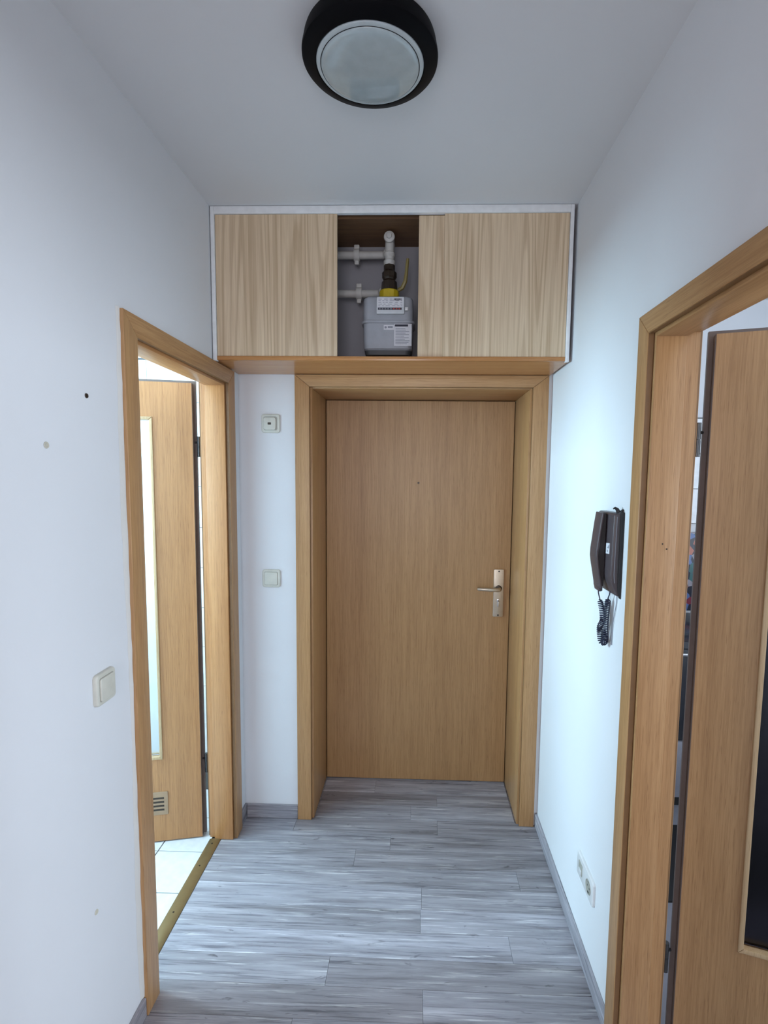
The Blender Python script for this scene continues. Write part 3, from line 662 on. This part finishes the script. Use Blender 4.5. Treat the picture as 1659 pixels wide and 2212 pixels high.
build('jack_cover', MB().rrect(fWR, 1.646, 1.668, 0.284, 0.300, 0.0103, 0.0125, 0.002, 0.0005), white_pl, so)
sr_ = build('socket_well', MB().lathe([(0.0, -0.0092), (0.0195, -0.0092), (0.0205, -0.0112), (0.0222, -0.0112), (0.0225, -0.0091)], (XR, 1.578, 0.302), 'x', 28), cream_d, so)
build('contact_hole', MB().disc(fWR, 1.578 - 0.0095, 0.302, 0.003, 0.0093, 0.0096, 0, 12), black, sr_)
build('contact_hole', MB().disc(fWR, 1.578 + 0.0095, 0.302, 0.003, 0.0093, 0.0096, 0, 12), black, sr_)
build('earth_clip', MB().rrect(fWR, 1.574, 1.582, 0.281, 0.287, 0.0093, 0.0108, 0.001), steel, sr_)
build('earth_clip', MB().rrect(fWR, 1.574, 1.582, 0.317, 0.323, 0.0093, 0.0108, 0.001), steel, sr_)

# ---------------------------------------------------------------- intercom handset on the right wall
ic = root('intercom_phone', (XR, 1.52, 1.39), 'dark brown intercom handset with coiled cord on the right wall', 'intercom')
fI = lambda a, b, d: (XR - a, d, b)
bp_ = [(0.0004, 1.506), (0.022, 1.506), (0.0275, 1.500), (0.0300, 1.330), (0.0270, 1.310), (0.0120, 1.274), (0.0004, 1.270)]
base = build('base', MB().prism(bp_, fI, 1.457, 1.590, 0.003, 3, False), phone_b, ic)
build('base_seam', MB().prism([(0.012, 1.497), (0.0135, 1.497), (0.0135, 1.33), (0.009, 1.30), (0.0075, 1.30), (0.012, 1.33)], fI, 1.4558, 1.4569), steel, base)
outer = [(0.0430, 1.504), (0.0475, 1.470), (0.0555, 1.395), (0.0560, 1.375), (0.0520, 1.350), (0.0425, 1.300), (0.0405, 1.286)]
inner = [(0.0345, 1.284), (0.0365, 1.302), (0.0455, 1.353), (0.0490, 1.376), (0.0485, 1.393), (0.0410, 1.468), (0.0365, 1.504)]
build('handset', MB().prism(outer + inner, fI, 1.505, 1.563, 0.0022, 3, False), phone_b, ic)
build('handset_gap_shade', MB().prism([(0.0307, 1.502), (0.0372, 1.502), (0.0415, 1.466), (0.0484, 1.392), (0.0488, 1.376), (0.0455, 1.356), (0.0362, 1.304), (0.0350, 1.292), (0.0306, 1.290), (0.0308, 1.330)], fI, 1.510, 1.559), phone_d, ic)  # dark fill: shade of the hollow behind the handset, put into colour
build('handset_foot', MB().prism([(0.0425, 1.2995), (0.0435, 1.290), (0.0395, 1.274), (0.0310, 1.276), (0.0312, 1.286)], fI, 1.512, 1.556, 0.0015, 2, False), phone_b, ic)
build('wall_plate', MB().prism([(0.0005, 1.5085), (0.0110, 1.5085), (0.0110, 1.295), (0.0060, 1.2685), (0.0005, 1.2655)], fI, 1.4535, 1.4566, 0.0008, 1, False), phone_d, base)
build('side_rib', MB().prism([(0.0190, 1.496), (0.0205, 1.496), (0.0225, 1.335), (0.0200, 1.310), (0.0185, 1.312), (0.0208, 1.337)], fI, 1.4548, 1.4569), greyf, base)
st = build('sticker', MB().prism([(1.476, 1.390), (1.503, 1.388), (1.504, 1.418), (1.477, 1.420)], lambda a, b, d: (XR - 0.0287 - 0.0002 - d - (1.42 - b) * 0.0148, a, b), 0.0003, 0.0009), paper, ic, False)
build('sticker_mark', MB().prism([(1.479, 1.4170), (1.479, 1.405), (1.494, 1.4045)], lambda a, b, d: (XR - 0.0287 - 0.0002 - d - (1.42 - b) * 0.0148, a, b), 0.0010, 0.0013).disc(lambda a, b, d: (XR - 0.0287 - 0.0002 - d - (1.42 - b) * 0.0148, a, b), 1.490, 1.397, 0.0035, 0.0010, 0.0013, 0, 10), ink_l, st, False)
mb = MB()
mb.tube([(XR - 0.012, 1.470, 1.5062), (XR - 0.015, 1.472, 1.516), (XR - 0.020, 1.476, 1.520), (XR - 0.024, 1.478, 1.517)], [0.006, 0.005, 0.0035, 0.002], 6)
mb.tube([(XR - 0.006, 1.462, 1.5062), (XR - 0.005, 1.463, 1.513), (XR - 0.002, 1.464, 1.516)], [0.004, 0.0035, 0.002], 6)
mb.tube([(XR - 0.012, 1.470, 1.511), (XR - 0.006, 1.466, 1.510), (XR - 0.0025, 1.462, 1.508)], [0.003, 0.003, 0.002], 6)
build('broken_clip', mb, phone_d, base)
# coiled cord: helix along a hanging loop
def path(ctrl, n):
    P = [Vector(c) for c in ctrl]; P = [P[0]] + P + [P[-1]]; out = []
    segs = len(P) - 3
    for i in range(n + 1):
        t = i / n * segs; k = min(int(t), segs - 1); f = t - k
        a, b, c, d = P[k:k + 4]
        out.append(0.5 * ((2 * b) + (c - a) * f + (2 * a - 5 * b + 4 * c - d) * f * f + (3 * b - a - 3 * c + d) * f ** 3))
    return out
def helix(pts, rad, turns, per=9):
    N = turns * per; out = []
    L_ = [0]
    for p, q in zip(pts[:-1], pts[1:]): L_.append(L_[-1] + (q - p).length)
    j = 0
    for i in range(N + 1):
        s_ = L_[-1] * i / N
        while j < len(L_) - 2 and L_[j + 1] < s_: j += 1
        f = (s_ - L_[j]) / max(1e-9, L_[j + 1] - L_[j]); p = pts[j].lerp(pts[j + 1], f); t = (pts[j + 1] - pts[j]).normalized()
        a = t.cross(Vector((0.3, 1, 0.1))).normalized(); b = t.cross(a); an = 2 * math.pi * i / per
        rr = rad * min(1, i / per / 1.5, (N - i) / per / 1.5 + 0.1)
        out.append(p + (a * math.cos(an) + b * math.sin(an)) * rr)
    return out
xw = XR - 0.016
lead = [(XR - 0.036, 1.535, 1.281), (XR - 0.034, 1.536, 1.265), (XR - 0.030, 1.534, 1.248)]
c1 = path([(XR - 0.030, 1.534, 1.248), (XR - 0.024, 1.528, 1.215), (XR - 0.022, 1.526, 1.185), (XR - 0.026, 1.534, 1.165), (XR - 0.025, 1.536, 1.145), (XR - 0.022, 1.532, 1.122), (xw, 1.526, 1.118), (xw + 0.001, 1.516, 1.130), (xw - 0.001, 1.513, 1.155), (xw - 0.001, 1.513, 1.195), (xw, 1.511, 1.235), (xw, 1.507, 1.255)], 160)
hx = helix(c1, 0.0074, 54)
tail = [(XR - 0.014, 1.503, 1.268), (XR - 0.013, 1.500, 1.282)]
build('coiled_cord', MB().tube([Vector(p) for p in lead] + hx[2:-2] + [Vector(p) for p in tail], 0.0017, 6), cordm, ic)
build('thin_wire', MB().tube(path([(XR - 0.003, 1.475, 1.275), (XR - 0.002, 1.480, 1.245), (XR - 0.003, 1.492, 1.20), (XR - 0.002, 1.500, 1.165), (XR - 0.002, 1.500, 1.12)], 30), 0.0012, 5), ink_l, ic)

# ---------------------------------------------------------------- wall plugs on the left wall
def plugw(y, z, r, label, mat, name):
    o = build(name, MB().lathe([(0.0, 0.0005), (r * 0.45, 0.0005), (r * 0.55, 0.002), (r * 0.9, 0.0024), (r, 0.0004)], (XL, y, z), 'x', 14), mat)
    tag(o, label, 'wall plug')
plugw(1.242, 1.784, 0.0060, 'dark wall plug left in the white wall near the bathroom door frame', bronze, 'wall_plug')
plugw(1.098, 1.659, 0.0075, 'beige wall plug lower and further left on the white left wall', plug_m, 'wall_plug')
plugw(1.193, 0.505, 0.0065, 'pale filled plug hole low on the white left wall', plug_f, 'wall_plug')

# ---------------------------------------------------------------- things seen through the gap of the right door
stv = root('stove', (1.45, 2.75, 0.0), 'dark stove with chrome handle bar seen through the right door gap', 'stove')
sx0, sx1, sy0 = 1.02, 1.62, 2.47
build('body', MB().box(sx0, sx1, sy0, 3.04, 0.06, 0.83, 0.003), slate, stv)
build('drawer', MB().box(sx0 + 0.004, sx1 - 0.004, sy0 - 0.02, sy0 - 0.0005, 0.065, 0.345, 0.003), greyf, stv)
od = build('oven_door', MB().box(sx0 + 0.004, sx1 - 0.004, sy0 - 0.022, sy0 - 0.0005, 0.40, 0.80, 0.003), slate, stv)
build('handle_bar', MB().box(sx0 + 0.05, sx1 - 0.05, sy0 - 0.040, sy0 - 0.0225, 0.775, 0.787, 0.003), chrome, od)
build('plinth', MB().box(sx0 + 0.02, sx1 - 0.02, sy0 + 0.02, sy0 + 0.06, 0.0005, 0.0595), black, stv)
mt, nt, b = newmat('mosaic_print')
vo = nt.nodes.new('ShaderNodeTexVoronoi'); vo.inputs['Scale'].default_value = 26
tc = nt.nodes.new('ShaderNodeTexCoord'); nt.links.new(tc.outputs['Object'], vo.inputs['Vector'])
rp = nt.nodes.new('ShaderNodeValToRGB'); sep = nt.nodes.new('ShaderNodeSeparateColor'); nt.links.new(vo.outputs['Color'], sep.inputs[0]); nt.links.new(sep.outputs[0], rp.inputs[0])
e = rp.color_ramp.elements; rp.color_ramp.interpolation = 'CONSTANT'
cols = [(0.0, (0.012, 0.014, 0.03)), (0.28, (0.10, 0.16, 0.34)), (0.42, (0.03, 0.12, 0.12)), (0.58, (0.42, 0.12, 0.07)), (0.70, (0.30, 0.27, 0.30)), (0.82, (0.02, 0.02, 0.03)), (0.92, (0.20, 0.03, 0.05))]
while len(e) < len(cols): e.new(0.5)
for el, (p, c) in zip(e, cols): el.position = p; el.color = (*c, 1)
nt.links.new(rp.outputs[0], b.inputs['Base Color']); b.inputs['Roughness'].default_value = 0.4
pn = build('wall_picture', MB().box(1.0, 2.2, 3.028, 3.0445, 0.845, 1.30, 0.002), mt)
tag(pn, 'colourful dark patterned panel standing behind the stove', 'picture')
mat_ = build('floor_mat', MB().box(0.85, 1.60, 1.88, 2.33, 0.0005, 0.008, 0.002), black)
tag(mat_, 'black floor mat in front of the stove', 'mat')
for o in bpy.data.objects:
    if '_org' in o: del o['_org']
